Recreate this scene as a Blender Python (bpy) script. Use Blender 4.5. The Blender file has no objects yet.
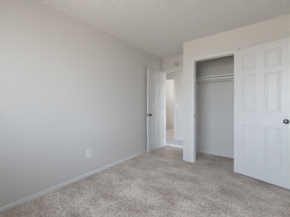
import bpy, bmesh, math
from mathutils import Vector, Matrix

S = bpy.context.scene
# ------------------------------------------------------------------ camera
cam_data = bpy.data.cameras.new('camera'); cam = bpy.data.objects.new('camera', cam_data)
S.collection.objects.link(cam); S.camera = cam
cam_data.sensor_width = 36; cam_data.lens = 36*148.91/290
cam_data.shift_y = -3.72/290; cam_data.clip_start = .02
cam.location = (2.19, -2.941, 1.149)
cam.rotation_euler = (math.radians(90), 0, math.radians(37.525))
# ------------------------------------------------------------------ daylight
W = bpy.data.worlds.new('sky'); S.world = W; W.use_nodes = True
nt = W.node_tree; bg = nt.nodes['Background']
tc = nt.nodes.new('ShaderNodeTexCoord'); sx = nt.nodes.new('ShaderNodeSeparateXYZ')
rp = nt.nodes.new('ShaderNodeValToRGB')
nt.links.new(tc.outputs['Generated'], sx.inputs[0])
mp = nt.nodes.new('ShaderNodeMapRange'); mp.inputs['From Min'].default_value = -1
nt.links.new(sx.outputs['Z'], mp.inputs['Value']); nt.links.new(mp.outputs[0], rp.inputs[0])
e = rp.color_ramp.elements
e[0].position = .47; e[0].color = (.50, .465, .415, 1)       # the ground outside
e[1].position = .53; e[1].color = (.77, .865, .985, 1)       # bright hazy sky
e2 = e.new(.9); e2.color = (.58, .74, 1.0, 1)
nt.links.new(rp.outputs[0], bg.inputs['Color']); bg.inputs['Strength'].default_value = 13.8
WIN = dict(x0=.50, x1=2.40, z0=.78, z1=2.22, y=-3.6)
def portal(name, loc, rot, sx_, sy_):
    l = bpy.data.lights.new(name, 'AREA'); l.shape = 'RECTANGLE'; l.size = sx_; l.size_y = sy_
    l.cycles.is_portal = True
    o = bpy.data.objects.new(name, l); S.collection.objects.link(o); o.location = loc; o.rotation_euler = rot
portal('window_portal', ((WIN['x0']+WIN['x1'])/2, -3.70, (WIN['z0']+WIN['z1'])/2),
       (math.radians(90), 0, 0), WIN['x1']-WIN['x0'], WIN['z1']-WIN['z0'])
portal('hallway_portal', (1.62, 1.25, 1.1), (0, math.radians(90), 0), 2.1, .7)
S.view_settings.view_transform = 'Standard'; S.view_settings.look = 'None'
S.view_settings.gamma = 1; S.view_settings.use_curve_mapping = False
S.view_settings.exposure = 0.0
S.cycles.max_bounces = 16; S.cycles.diffuse_bounces = 12; S.cycles.use_denoising = True

# ------------------------------------------------------------------ materials
def mat(name, col, rough=.5, metal=0.0, noise=None, bump=None, spec=.5):
    m = bpy.data.materials.new(name); m.use_nodes = True
    n = m.node_tree.nodes; L = m.node_tree.links; b = n['Principled BSDF']
    b.inputs['Base Color'].default_value = (*col, 1); b.inputs['Roughness'].default_value = rough
    b.inputs['Metallic'].default_value = metal; b.inputs['Specular IOR Level'].default_value = spec
    co = n.new('ShaderNodeTexCoord')
    if noise:
        sc, amt = noise
        t = n.new('ShaderNodeTexNoise'); t.inputs['Scale'].default_value = sc; t.inputs['Detail'].default_value = 4
        r = n.new('ShaderNodeValToRGB')
        r.color_ramp.elements[0].position = .35; r.color_ramp.elements[1].position = .65
        r.color_ramp.elements[0].color = (*[c*(1-amt) for c in col], 1)
        r.color_ramp.elements[1].color = (*[min(1, c*(1+amt)) for c in col], 1)
        L.new(co.outputs['Object'], t.inputs['Vector']); L.new(t.outputs[0], r.inputs[0]); L.new(r.outputs[0], b.inputs['Base Color'])
    if bump:
        sc, st, dist = bump
        t = n.new('ShaderNodeTexNoise'); t.inputs['Scale'].default_value = sc; t.inputs['Detail'].default_value = 3
        bp = n.new('ShaderNodeBump'); bp.inputs['Strength'].default_value = st; bp.inputs['Distance'].default_value = dist
        L.new(co.outputs['Object'], t.inputs['Vector']); L.new(t.outputs[0], bp.inputs['Height']); L.new(bp.outputs[0], b.inputs['Normal'])
    return m
M_wall = mat('wall_paint', (.668, .656, .634), .75, noise=(1.6, .012), bump=(90, .12, .002), spec=.25)
M_ceil = mat('textured_ceiling', (.81, .80, .78), .95, noise=(45, .05), bump=(38, .55, .012), spec=.1)
M_trim = mat('white_trim_paint', (.73, .73, .72), .4, noise=(3, .01))
M_door = mat('white_door_paint', (.65, .648, .64), .38, noise=(3, .01))
M_plast = mat('white_plastic', (.80, .80, .78), .35, noise=(20, .01))
M_dark = mat('dark_slot', (.03, .03, .03), .6, noise=(30, .1))
M_grille = mat('grey_grille', (.36, .35, .335), .6, noise=(60, .15))
M_nickel = mat('aged_nickel', (.16, .155, .155), .16, 1.0, noise=(30, .08))
M_bronze = mat('dark_bronze', (.03, .028, .028), .35, .3, noise=(30, .1))
M_rod = mat('painted_metal_rod', (.70, .69, .66), .35, 0.2, noise=(10, .02))
M_vinyl = mat('grey_vinyl', (.46, .44, .46), .35, noise=(9, .06))
M_strip = mat('pale_strip', (.72, .69, .64), .45, noise=(14, .04))
M_glow = mat('added_lamp_glass', (.9, .88, .82), .4, noise=(5, .01))
g = M_glow.node_tree.nodes['Principled BSDF']; g.inputs['Emission Color'].default_value = (1, .97, .93, 1); g.inputs['Emission Strength'].default_value = 3

def carpet(name, ca, cb, cc):
    m = bpy.data.materials.new(name); m.use_nodes = True
    n = m.node_tree.nodes; L = m.node_tree.links; b = n['Principled BSDF']
    b.inputs['Roughness'].default_value = 1; b.inputs['Specular IOR Level'].default_value = .05
    b.inputs['Sheen Weight'].default_value = .25; b.inputs['Sheen Roughness'].default_value = .6
    co = n.new('ShaderNodeTexCoord')
    # broad footprints and vacuum strokes
    mpn = n.new('ShaderNodeMapping'); mpn.inputs['Rotation'].default_value = (0, 0, math.radians(25)); mpn.inputs['Scale'].default_value = (1.0, 1.5, 1)
    L.new(co.outputs['Object'], mpn.inputs[0])
    big = n.new('ShaderNodeTexNoise'); big.inputs['Scale'].default_value = 2.2; big.inputs['Detail'].default_value = 7; big.inputs['Roughness'].default_value = .72
    L.new(mpn.outputs[0], big.inputs['Vector'])
    r1 = n.new('ShaderNodeValToRGB'); el = r1.color_ramp.elements
    el[0].position = .38; el[0].color = (*ca, 1); el[1].position = .62; el[1].color = (*cb, 1)
    L.new(big.outputs[0], r1.inputs[0])
    # tufts
    fine = n.new('ShaderNodeTexNoise'); fine.inputs['Scale'].default_value = 38; fine.inputs['Detail'].default_value = 3; fine.inputs['Roughness'].default_value = .7
    L.new(co.outputs['Object'], fine.inputs['Vector'])
    r2 = n.new('ShaderNodeValToRGB'); el = r2.color_ramp.elements
    el[0].position = .33; el[0].color = (*cc, 1); el[1].position = .67; el[1].color = (1, 1, 1, 1)
    L.new(fine.outputs[0], r2.inputs[0])
    mx = n.new('ShaderNodeMixRGB'); mx.blend_type = 'MULTIPLY'; mx.inputs[0].default_value = 1
    L.new(r1.outputs[0], mx.inputs[1]); L.new(r2.outputs[0], mx.inputs[2]); L.new(mx.outputs[0], b.inputs['Base Color'])
    bp = n.new('ShaderNodeBump'); bp.inputs['Strength'].default_value = .7; bp.inputs['Distance'].default_value = .012
    f2 = n.new('ShaderNodeTexNoise'); f2.inputs['Scale'].default_value = 110; f2.inputs['Detail'].default_value = 3
    L.new(co.outputs['Object'], f2.inputs['Vector']); L.new(f2.outputs[0], bp.inputs['Height']); L.new(bp.outputs[0], b.inputs['Normal'])
    return m
M_carpet = carpet('beige_carpet', (.46, .37, .30), (.82, .73, .645), (.46, .415, .38))
M_carpet2 = carpet('tan_carpet', (.62, .54, .50), (.72, .64, .60), (.7, .68, .67))

mg = bpy.data.materials.new('window_glass'); mg.use_nodes = True
n = mg.node_tree.nodes; L = mg.node_tree.links; n.clear()
out = n.new('ShaderNodeOutputMaterial'); mix = n.new('ShaderNodeMixShader'); tr = n.new('ShaderNodeBsdfTransparent'); gl = n.new('ShaderNodeBsdfGlossy')
gl.inputs['Roughness'].default_value = .02; fr = n.new('ShaderNodeFresnel'); fr.inputs[0].default_value = 1.3
L.new(fr.outputs[0], mix.inputs[0]); L.new(tr.outputs[0], mix.inputs[1]); L.new(gl.outputs[0], mix.inputs[2]); L.new(mix.outputs[0], out.inputs[0])

# ------------------------------------------------------------------ mesh helpers
def box(bm, x0, x1, y0, y1, z0, z1):
    vs = [bm.verts.new(v) for v in ((x0,y0,z0),(x1,y0,z0),(x1,y1,z0),(x0,y1,z0),(x0,y0,z1),(x1,y0,z1),(x1,y1,z1),(x0,y1,z1))]
    for f in ((0,3,2,1),(4,5,6,7),(0,1,5,4),(1,2,6,5),(2,3,7,6),(3,0,4,7)): bm.faces.new([vs[i] for i in f])
def lathe(bm, prof, mtx, seg=32):
    """prof: (radius, height) pairs turned round local Z"""
    rings = []
    for r, z in prof:
        if r < 1e-6: rings.append([bm.verts.new(mtx @ Vector((0, 0, z)))])
        else: rings.append([bm.verts.new(mtx @ Vector((r*math.cos(2*math.pi*k/seg), r*math.sin(2*math.pi*k/seg), z))) for k in range(seg)])
    for a, b in zip(rings, rings[1:]):
        for k in range(seg):
            j = (k+1) % seg
            if len(a) == 1 and len(b) == 1: continue
            if len(a) == 1: bm.faces.new((a[0], b[j], b[k]))
            elif len(b) == 1: bm.faces.new((a[k], a[j], b[0]))
            else: bm.faces.new((a[k], a[j], b[j], b[k]))
def prism(bm, pts, p0, p1, up=Vector((0, 0, 1))):
    """sweep a closed 2-D outline (out, up) from p0 to p1; 'out' lies to the right of the run"""
    p0, p1 = Vector(p0), Vector(p1); d = (p1-p0).normalized(); o = d.cross(up)
    A = [bm.verts.new(p0+o*a+up*b) for a, b in pts]; B = [bm.verts.new(p1+o*a+up*b) for a, b in pts]
    n_ = len(pts)
    for k in range(n_):
        j = (k+1) % n_; bm.faces.new((A[k], A[j], B[j], B[k]))
    bm.faces.new(A[::-1]); bm.faces.new(B)
def obj(name, bm, m, parent=None, bevel=0, smooth=False):
    bmesh.ops.recalc_face_normals(bm, faces=bm.faces)
    me = bpy.data.meshes.new(name); bm.to_mesh(me); bm.free(); me.materials.append(m)
    if smooth: me.shade_smooth()
    o = bpy.data.objects.new(name, me); S.collection.objects.link(o)
    if bevel:
        b = o.modifiers.new('bevel', 'BEVEL'); b.width = bevel; b.segments = 2; b.limit_method = 'ANGLE'
    if parent: o.parent = parent
    return o
def boxes(name, bl, m, parent=None, bevel=0):
    bm = bmesh.new()
    for b in bl: box(bm, *b)
    return obj(name, bm, m, parent, bevel)
def struct(o, label, cat):
    o['kind'] = 'structure'; o['label'] = label; o['category'] = cat; return o
def tag(o, label, cat, group=None):
    o['label'] = label; o['category'] = cat
    if group: o['group'] = group
    return o
def empty(name, loc, rz=0):
    o = bpy.data.objects.new(name, None); o.empty_display_size = .1; S.collection.objects.link(o)
    o.location = loc; o.rotation_euler = (0, 0, rz); return o

# ------------------------------------------------------------------ dimensions
H = 2.44; XR = 2.95; YB = -3.6; YD = .70            # room height, right wall, back wall, doorway wall
CX0, CX1 = .929, 1.04                               # closet side wall
OX0, OX1, OH = 1.16, 1.85, 2.03                     # closet opening
DX0, DX1, DH = .056, .909, 2.05                     # bedroom doorway
YC = .77                                            # closet back wall
# ------------------------------------------------------------------ floor and ceiling
struct(boxes('floor', [(-.11, XR+.11, YB-.11, .825, -.1, 0)], M_carpet), 'grey beige cut pile carpet with soft vacuum strokes', 'carpet')
struct(boxes('floor_hallway', [(-2.3, 1.6, .96, 1.74, -.1, -.004), (-2.3, -.11, .81, .96, -.1, -.004), (DX1+.4, 1.6, .825, .96, -.1, -.004)], M_vinyl), 'grey hallway floor seen through the open bedroom doorway', 'floor')
struct(boxes('floor_far_room', [(-2.3, 1.0, 1.74, 3.5, -.1, -.002)], M_carpet2), 'pinkish tan carpet of the room across the hallway', 'carpet')
struct(boxes('ceiling', [(-2.4, XR+.11, YB-.11, 3.6, H, H+.1)], M_ceil), 'off-white textured ceiling of the bedroom', 'ceiling')
# ------------------------------------------------------------------ walls
struct(boxes('wall_left', [(-.11, 0, YB-.11, YD, 0, H)], M_wall), 'long plain off-white wall on the left', 'wall')
struct(boxes('wall_right', [(XR, XR+.11, YB-.11, .0, 0, H)], M_wall), 'off-white wall on the right side of the room', 'wall')
w = WIN
struct(boxes('wall_back', [(0, w['x0'], YB-.11, YB, 0, H), (w['x1'], XR, YB-.11, YB, 0, H),
      (w['x0'], w['x1'], YB-.11, YB, 0, w['z0']), (w['x0'], w['x1'], YB-.11, YB, w['z1'], H)], M_wall), 'off-white wall holding the window', 'wall')
struct(boxes('wall_closet', [(CX0, OX0-.02, 0, .11, 0, H), (OX1+.02, XR+.11, 0, .11, 0, H), (OX0-.02, OX1+.02, 0, .11, OH+.02, H),
      (CX0, CX1, .11, YD, 0, H)], M_wall), 'off-white wall around the closet opening with an outside corner', 'wall')
struct(boxes('wall_closet_interior', [(CX1, 2.15, YC, YC+.11, 0, H), (2.04, 2.15, .11, YC, 0, H)], M_wall), 'plain back and side walls inside the closet', 'wall')
struct(boxes('wall_doorway', [(-2.3, DX0-.02, YD, YD+.11, 0, H), (DX1+.02, CX1, YD, YC+.11, 0, H), (DX0-.02, DX1+.02, YD, YD+.11, DH+.02, H)], M_wall),
      'short off-white wall above and beside the bedroom doorway', 'wall')
HX0, HX1, HY, HH = -.90, -.10, 1.63, 2.04
struct(boxes('wall_hallway', [(-2.3, HX0-.02, HY, HY+.11, 0, H), (HX1+.02, 1.6, HY, HY+.11, 0, H), (HX0-.02, HX1+.02, HY, HY+.11, HH+.02, H),
      (1.5, 1.6, .88, 1.63, 2.15, H), (1.5, 1.6, .88, .90, 0, 2.15), (1.5, 1.6, 1.60, 1.63, 0, 2.15)], M_wall), 'hallway wall facing the bedroom doorway', 'wall')
struct(boxes('wall_far_room', [(-2.3, 1.0, 3.5, 3.6, -.1, H), (-2.4, -2.3, .70, 3.6, -.1, H), (1.0, 1.1, 1.74, 3.6, -.1, H)], M_wall), 'pale wall of the room across the hallway', 'wall')
# ------------------------------------------------------------------ baseboards
BB = [(0, 0), (.011, 0), (.011, .038), (.008, .046), (.004, .050), (0, .052)]
def bb(name, p0, p1, label):
    bm = bmesh.new(); prism(bm, BB, p0, p1)
    struct(obj(name, bm, M_trim), label, 'baseboard')
bb('baseboard_left', (0, YB, 0), (0, YD, 0), 'white baseboard along the foot of the long left wall')
bb('baseboard_closet_right', (OX1+.045, 0, 0), (XR, 0, 0), 'white baseboard behind the open closet door')
bb('baseboard_right', (XR, 0, 0), (XR, YB, 0), 'white baseboard on the right wall')
bb('baseboard_back', (XR, YB, 0), (0, YB, 0), 'white baseboard under the window')
bb('baseboard_closet_back', (CX1, YC, 0), (2.04, YC, 0), 'white baseboard along the back of the closet')
bb('baseboard_hallway', (HX1+.06, HY, 0), (1.5, HY, 0), 'white baseboard on the hallway wall')
# ------------------------------------------------------------------ casings and jambs
def opening(i, x0, x1, h, yf, yb, cw, label, back=True, right=True, stop=True, ybot=0):
    ct = .014
    bl = [(x0-.02, x0, yf, yb, ybot, h), (x1, x1+.02, yf, yb, ybot, h), (x0-.02, x1+.02, yf, yb, h, h+.02)]
    if stop:
        m_ = yf+.042
        bl += [(x0, x0+.010, m_, m_+.035, ybot, h-.010), (x1-.010, x1, m_, m_+.035, ybot, h-.010), (x0, x1, m_, m_+.035, h-.010, h)]
    t = boxes('trim_%d' % i, bl, M_trim, bevel=.0015)
    struct(t, label, 'door frame')
    for nm, ya, yb_ in (('front', yf-ct, yf), ('back', yb, yb+ct)):
        if nm == 'back' and not back: continue
        cs = [(x0-cw, x0-.004, ya, yb_, ybot, h+cw), (x0-.004, (x1+cw) if right else x1+.019, ya, yb_, h+.004, h+cw)]
        if right: cs.append((x1+.004, x1+cw, ya, yb_, ybot, h+.004))
        boxes('casing', cs, M_trim, t, bevel=.004)
    return t
t1 = opening(1, OX0, OX1, OH, 0, .11, .045, 'white wooden frame round the closet opening', back=False)
bm = bmesh.new(); box(bm, OX0, OX0+.002, .004, .032, .895, .955); box(bm, OX0+.002, OX0+.0028, .012, .024, .912, .938)
so = obj('strike_plate', bm, M_bronze, t1, bevel=.0006); so['label'] = 'dark metal strike plate'
t2 = opening(2, DX0, DX1, DH, YD, YD+.11, .055, 'white wooden frame of the bedroom doorway', right=False)
t3 = opening(3, HX0, HX1, HH, HY, HY+.11, .057, 'white wooden frame of the open doorway across the hallway', ybot=-.002)
struct(boxes('trim_4', [(-.11, DX1+.4, .825, .96, -.1, .004)], M_strip, bevel=.003), 'pale floor strip between bedroom carpet and hallway floor', 'threshold')  # paler band across the floor where the bedroom carpet ends
# ------------------------------------------------------------------ window behind the camera
fw = .05
fr_o = boxes('window_1', [(w['x0'], w['x0']+fw, YB-.10, YB-.03, w['z0'], w['z1']), (w['x1']-fw, w['x1'], YB-.10, YB-.03, w['z0'], w['z1']),
      (w['x0']+fw, w['x1']-fw, YB-.10, YB-.03, w['z0'], w['z0']+fw), (w['x0']+fw, w['x1']-fw, YB-.10, YB-.03, w['z1']-fw, w['z1']),
      ((w['x0']+w['x1'])/2-.025, (w['x0']+w['x1'])/2+.025, YB-.10, YB-.03, w['z0']+fw, w['z1']-fw)], M_trim, bevel=.003)
struct(fr_o, 'wide white framed sliding window behind the camera', 'window')
boxes('pane', [(w['x0']+fw, (w['x0']+w['x1'])/2-.025, YB-.068, YB-.064, w['z0']+fw, w['z1']-fw)], mg, fr_o)
boxes('pane', [((w['x0']+w['x1'])/2+.025, w['x1']-fw, YB-.068, YB-.064, w['z0']+fw, w['z1']-fw)], mg, fr_o)
boxes('window_sill', [(w['x0']-.03, w['x1']+.03, YB, YB+.05, w['z0']-.025, w['z0'])], M_trim, fr_o, bevel=.004)

g2 = boxes('added_window_2', [(1.52, 1.58, .90, .95, 0, 2.15), (1.52, 1.58, 1.55, 1.60, 0, 2.15), (1.52, 1.58, .95, 1.55, 0, .08), (1.52, 1.58, .95, 1.55, 2.09, 2.15)], M_trim, bevel=.003)  # unseen glazing, added so that daylight brightens the hallway wall
struct(g2, 'unseen tall glazed door added at the hallway end for daylight', 'window')
boxes('pane', [(1.548, 1.552, .95, 1.55, .08, 2.09)], mg, g2)

# ------------------------------------------------------------------ six panel doors
def door_mesh(wd, z0, z1, T, xs, zs, rings=((0, 0), (.006, .010), (.020, .011), (.042, .003))):
    """slab x 0..wd, y 0 (face) .. T (other face); moulded panels on both faces. xs, zs: panel spans"""
    bm = bmesh.new()
    gx = sorted({0, wd, *[v for s in xs for v in s]}); gz = sorted({z0, z1, *[v for s in zs for v in s]})
    for y, sg in ((0, 1), (T, -1)):
        def q(pts):
            vs = [bm.verts.new(p) for p in pts]; bm.faces.new(vs if sg > 0 else vs[::-1])
        for a, b in zip(gx, gx[1:]):
            for c, d in zip(gz, gz[1:]):
                if (a, b) in xs and (c, d) in zs:
                    R = [(a+i, b-i, c+i, d-i, y+sg*dp) for i, dp in rings]
                    for (A0, A1, A2, A3, ya), (B0, B1, B2, B3, yb) in zip(R, R[1:]):
                        q([(A0, ya, A2), (A1, ya, A2), (B1, yb, B2), (B0, yb, B2)])
                        q([(A1, ya, A2), (A1, ya, A3), (B1, yb, B3), (B1, yb, B2)])
                        q([(A1, ya, A3), (A0, ya, A3), (B0, yb, B3), (B1, yb, B3)])
                        q([(A0, ya, A3), (A0, ya, A2), (B0, yb, B2), (B0, yb, B3)])
                    a0, a1, a2, a3, ya = R[-1]
                    q([(a0, ya, a2), (a1, ya, a2), (a1, ya, a3), (a0, ya, a3)])
                else:
                    q([(a, y, c), (b, y, c), (b, y, d), (a, y, d)])
    for (xa, xb) in ((0, 0), (wd, wd)):
        for c, d in zip(gz, gz[1:]):
            vs = [bm.verts.new(p) for p in ((xa, 0, c), (xa, T, c), (xa, T, d), (xa, 0, d))]; bm.faces.new(vs)
    for zz in (z0, z1):
        for a, b in zip(gx, gx[1:]):
            vs = [bm.verts.new(p) for p in ((a, 0, zz), (b, 0, zz), (b, T, zz), (a, T, zz))]; bm.faces.new(vs)
    bmesh.ops.remove_doubles(bm, verts=bm.verts, dist=1e-5)
    return bm
KNOB = [(0, -.001), (.030, 0), (.0305, .004), (.026, .008), (.012, .010), (.0105, .016), (.0115, .022), (.019, .026), (.0255, .033), (.0265, .040), (.023, .046), (.012, .050), (0, .051)]
def knob(parent, x, y, z, sg, m, label, sc=1.0, out=1.0):
    """sg -1: sticks out towards local -y, +1: towards +y"""
    bm = bmesh.new(); mt = Matrix.Translation((x, y, z)) @ Matrix.Rotation(math.radians(90 if sg < 0 else -90), 4, 'X') @ Matrix.Diagonal((sc, sc, sc if sg < 0 else min(sc, .82), 1)) @ Matrix.Diagonal((1, 1, out, 1))
    lathe(bm, KNOB, mt); o = obj('knob', bm, m, parent, smooth=True); o['label'] = label
    return o
def hinge(parent, x, y, z):
    bm = bmesh.new(); lathe(bm, [(0, -.048), (.0035, -.046), (.0055, -.044), (.0055, .044), (.0035, .046), (0, .048)], Matrix.Translation((x, y, z)), 16)
    o = obj('hinge', bm, M_nickel, parent, smooth=True); o['label'] = 'small metal hinge barrel'

ROWS = [(.245, .825), (1.035, 1.61), (1.685, 1.94)]
# closet door, swung back almost flat against the wall
cd = empty('door_1', (1.852, -.058, 0), -math.radians(13.8))
struct(cd, 'white six panel closet door with nickel knob swung open at right', 'door')
Wd = .702
xs = [(.120, .120+.180), (Wd-.112-.180, Wd-.112)]
slab = obj('door_panel', door_mesh(Wd, .03, 2.045, .035, xs, ROWS), M_door, cd)
knob(cd, Wd-.06, 0, .925, -1, M_nickel, 'dark nickel door knob'); knob(cd, Wd-.06, .035, .925, 1, M_nickel, 'dark nickel door knob')
for z in (.25, 1.05, 1.83): hinge(cd, -.004, .041, z)
boxes('latch_plate', [(Wd, Wd+.0015, .006, .029, .897, .953)], M_nickel, cd)
# bedroom door, standing open along the left wall
P0 = Vector((.128, YD-.010)); P1 = Vector((.100, -.096)); dv = P1-P0; Wb = dv.length
ang = math.atan2(dv.y, dv.x)
bd = empty('door_2', (P0.x, P0.y, 0), ang)
struct(bd, 'white six panel bedroom door with dark knob open along the left wall', 'door')
xs = [(.112, Wb/2-.055), (Wb/2+.055, Wb-.112)]
# local +y points to the right of the photo's left wall (towards the room)
bmx = door_mesh(Wb, .02, 2.035, .035, xs, ROWS, ((0, 0), (.006, .014), (.028, .014), (.050, .004)))
bmesh.ops.translate(bmx, verts=bmx.verts, vec=(0, -.035, 0))
slab2 = obj('door_panel', bmx, M_door, bd)
knob(bd, Wb-.062, 0, .905, 1, M_bronze, 'dark bronze door knob', 1.1, 1.25); knob(bd, Wb-.062, -.035, .905, -1, M_bronze, 'dark bronze door knob', .95, .95)
for z in (.25, 1.05, 1.83): hinge(bd, -.002, -.040, z)
boxes('latch_plate', [(Wb, Wb+.0015, -.029, -.006, .877, .933)], M_bronze, bd)

# ------------------------------------------------------------------ closet shelf and rod
sh = tag(empty('closet_shelf', (1.54, .585, 1.74)), 'white painted shelf spanning the top of the closet', 'shelf')
boxes('board', [(CX1+.0-1.54, 2.04-1.54, .40-.585, YC-.585, 0, .019)], M_trim, sh, bevel=.002)
struct(boxes('trim_5', [(CX1+.019, 2.021, YC-.019, YC, 1.68, 1.74), (CX1, CX1+.019, .47, YC, 1.68, 1.74), (2.021, 2.04, .47, YC, 1.68, 1.74)], M_trim, bevel=.002),
       'white wall cleats carrying the closet shelf', 'trim')
rd = tag(empty('closet_rod', (1.54, .43, 1.700)), 'pale hanging rod running below the closet shelf', 'closet rod')
bm = bmesh.new(); RY = Matrix.Rotation(math.radians(90), 4, 'Y')
lathe(bm, [(0, -.478), (.0165, -.478), (.0165, .478), (0, .478)], RY, 24); obj('rod', bm, M_rod, rd, smooth=False)
for s in (-1, 1):
    bm = bmesh.new(); lathe(bm, [(0, 0), (.028, 0), (.028, .004), (.021, .006), (.021, .014), (0, .014)], Matrix.Translation((s*.481, 0, 0)) @ Matrix.Rotation(math.radians(-90*s), 4, 'Y'), 24)
    obj('socket', bm, M_rod, rd)
# ------------------------------------------------------------------ outlet on the left wall
ol = tag(empty('electrical_outlet', (0, -1.59, .365)), 'white duplex outlet low on the left wall', 'outlet')
boxes('cover_plate', [(0, .006, -.042, .042, -.066, .066)], M_plast, ol, bevel=.003)
for zc in (.0215, -.0215):
    f_ = boxes('receptacle', [(.006, .0085, -.0165, .0165, zc-.014, zc+.014)], M_plast, ol, bevel=.002)
    boxes('slots', [(.0085, .0089, -.0085, -.0060, zc-.003, zc+.007), (.0085, .0089, .0060, .0085, zc-.003, zc+.007), (.0085, .0089, -.0022, .0022, zc-.010, zc-.0055)], M_dark, f_)
bm = bmesh.new(); lathe(bm, [(0, 0), (.003, 0), (.0028, .001), (0, .0015)], Matrix.Translation((.006, 0, 0)) @ RY, 12); obj('screw', bm, M_nickel, ol)
# ------------------------------------------------------------------ smoke detector above the doorway
sd = tag(empty('smoke_detector', (.462, YD, 2.228), 0), 'round white smoke detector on the wall above the bedroom doorway', 'smoke detector')
RX = Matrix.Rotation(math.radians(90), 4, 'X')
bm = bmesh.new(); lathe(bm, [(0, 0), (.064, 0), (.064, .012), (.060, .016), (0, .016)], RX, 40); obj('base', bm, M_plast, sd)
bm = bmesh.new(); lathe(bm, [(0, .016), (.052, .016), (.052, .028), (.046, .037), (.030, .041), (.028, .038), (.018, .038), (.016, .042), (0, .043)], RX, 40); obj('cover', bm, M_plast, sd)
bm = bmesh.new(); lathe(bm, [(.026, .0385), (.030, .0415), (.046, .0375), (.052, .0285), (.0535, .0285), (.048, .0395), (.030, .0435), (.026, .0400)], RX, 40); obj('grille_ring', bm, M_grille, sd)
bm = bmesh.new(); lathe(bm, [(.0525, .019), (.0535, .019), (.0535, .025), (.0525, .025)], RX, 40); obj('vent_band', bm, M_dark, sd)
# ------------------------------------------------------------------ switch on the hallway wall
sw = tag(empty('light_switch', (.03, HY, 1.135)), 'small white light switch on the hallway wall', 'light switch')
boxes('cover_plate', [(-.036, .036, -.006, 0, -.058, .058)], M_plast, sw, bevel=.0025)
bm = bmesh.new(); prism(bm, [(0, -.008), (.012, .006), (.010, .010), (0, .008)], (-.005, -.006, 0), (.005, -.006, 0)); obj('toggle', bm, M_plast, sw)
# ------------------------------------------------------------------ nail above the closet door
nl = tag(empty('nail', (1.922, 0, 2.075)), 'tiny dark nail in the wall above the closet door corner', 'nail')
bm = bmesh.new(); lathe(bm, [(0, 0), (.0022, 0), (.0022, .011), (.0075, .011), (.0075, .014), (0, .015)], RX, 16); obj('shank', bm, M_bronze, nl)
# ------------------------------------------------------------------ unseen lamp added to brighten the room across the hallway
def added_ceiling_lamp(x, y, watts, label):
    cl = tag(empty('added_ceiling_light', (x, y, H)), label, 'added ceiling light')
    bm = bmesh.new(); lathe(bm, [(0, 0), (.15, 0), (.15, -.02), (.14, -.03), (0, -.03)], Matrix.Identity(4), 40); obj('base', bm, M_trim, cl)
    bm = bmesh.new(); lathe(bm, [(.135, -.03), (.13, -.06), (.10, -.09), (.05, -.108), (0, -.112)], Matrix.Identity(4), 40); obj('shade', bm, M_glow, cl, smooth=True)
    l = bpy.data.lights.new('added_bulb', 'POINT'); l.energy = watts; l.color = (.97, .98, 1); l.shadow_soft_size = .08
    lo = bpy.data.objects.new('added_bulb', l); S.collection.objects.link(lo); lo.parent = cl; lo.location = (0, 0, -.2)
added_ceiling_lamp(-.6, 2.35, 34, 'unseen round white ceiling light added to brighten the room across the hallway')
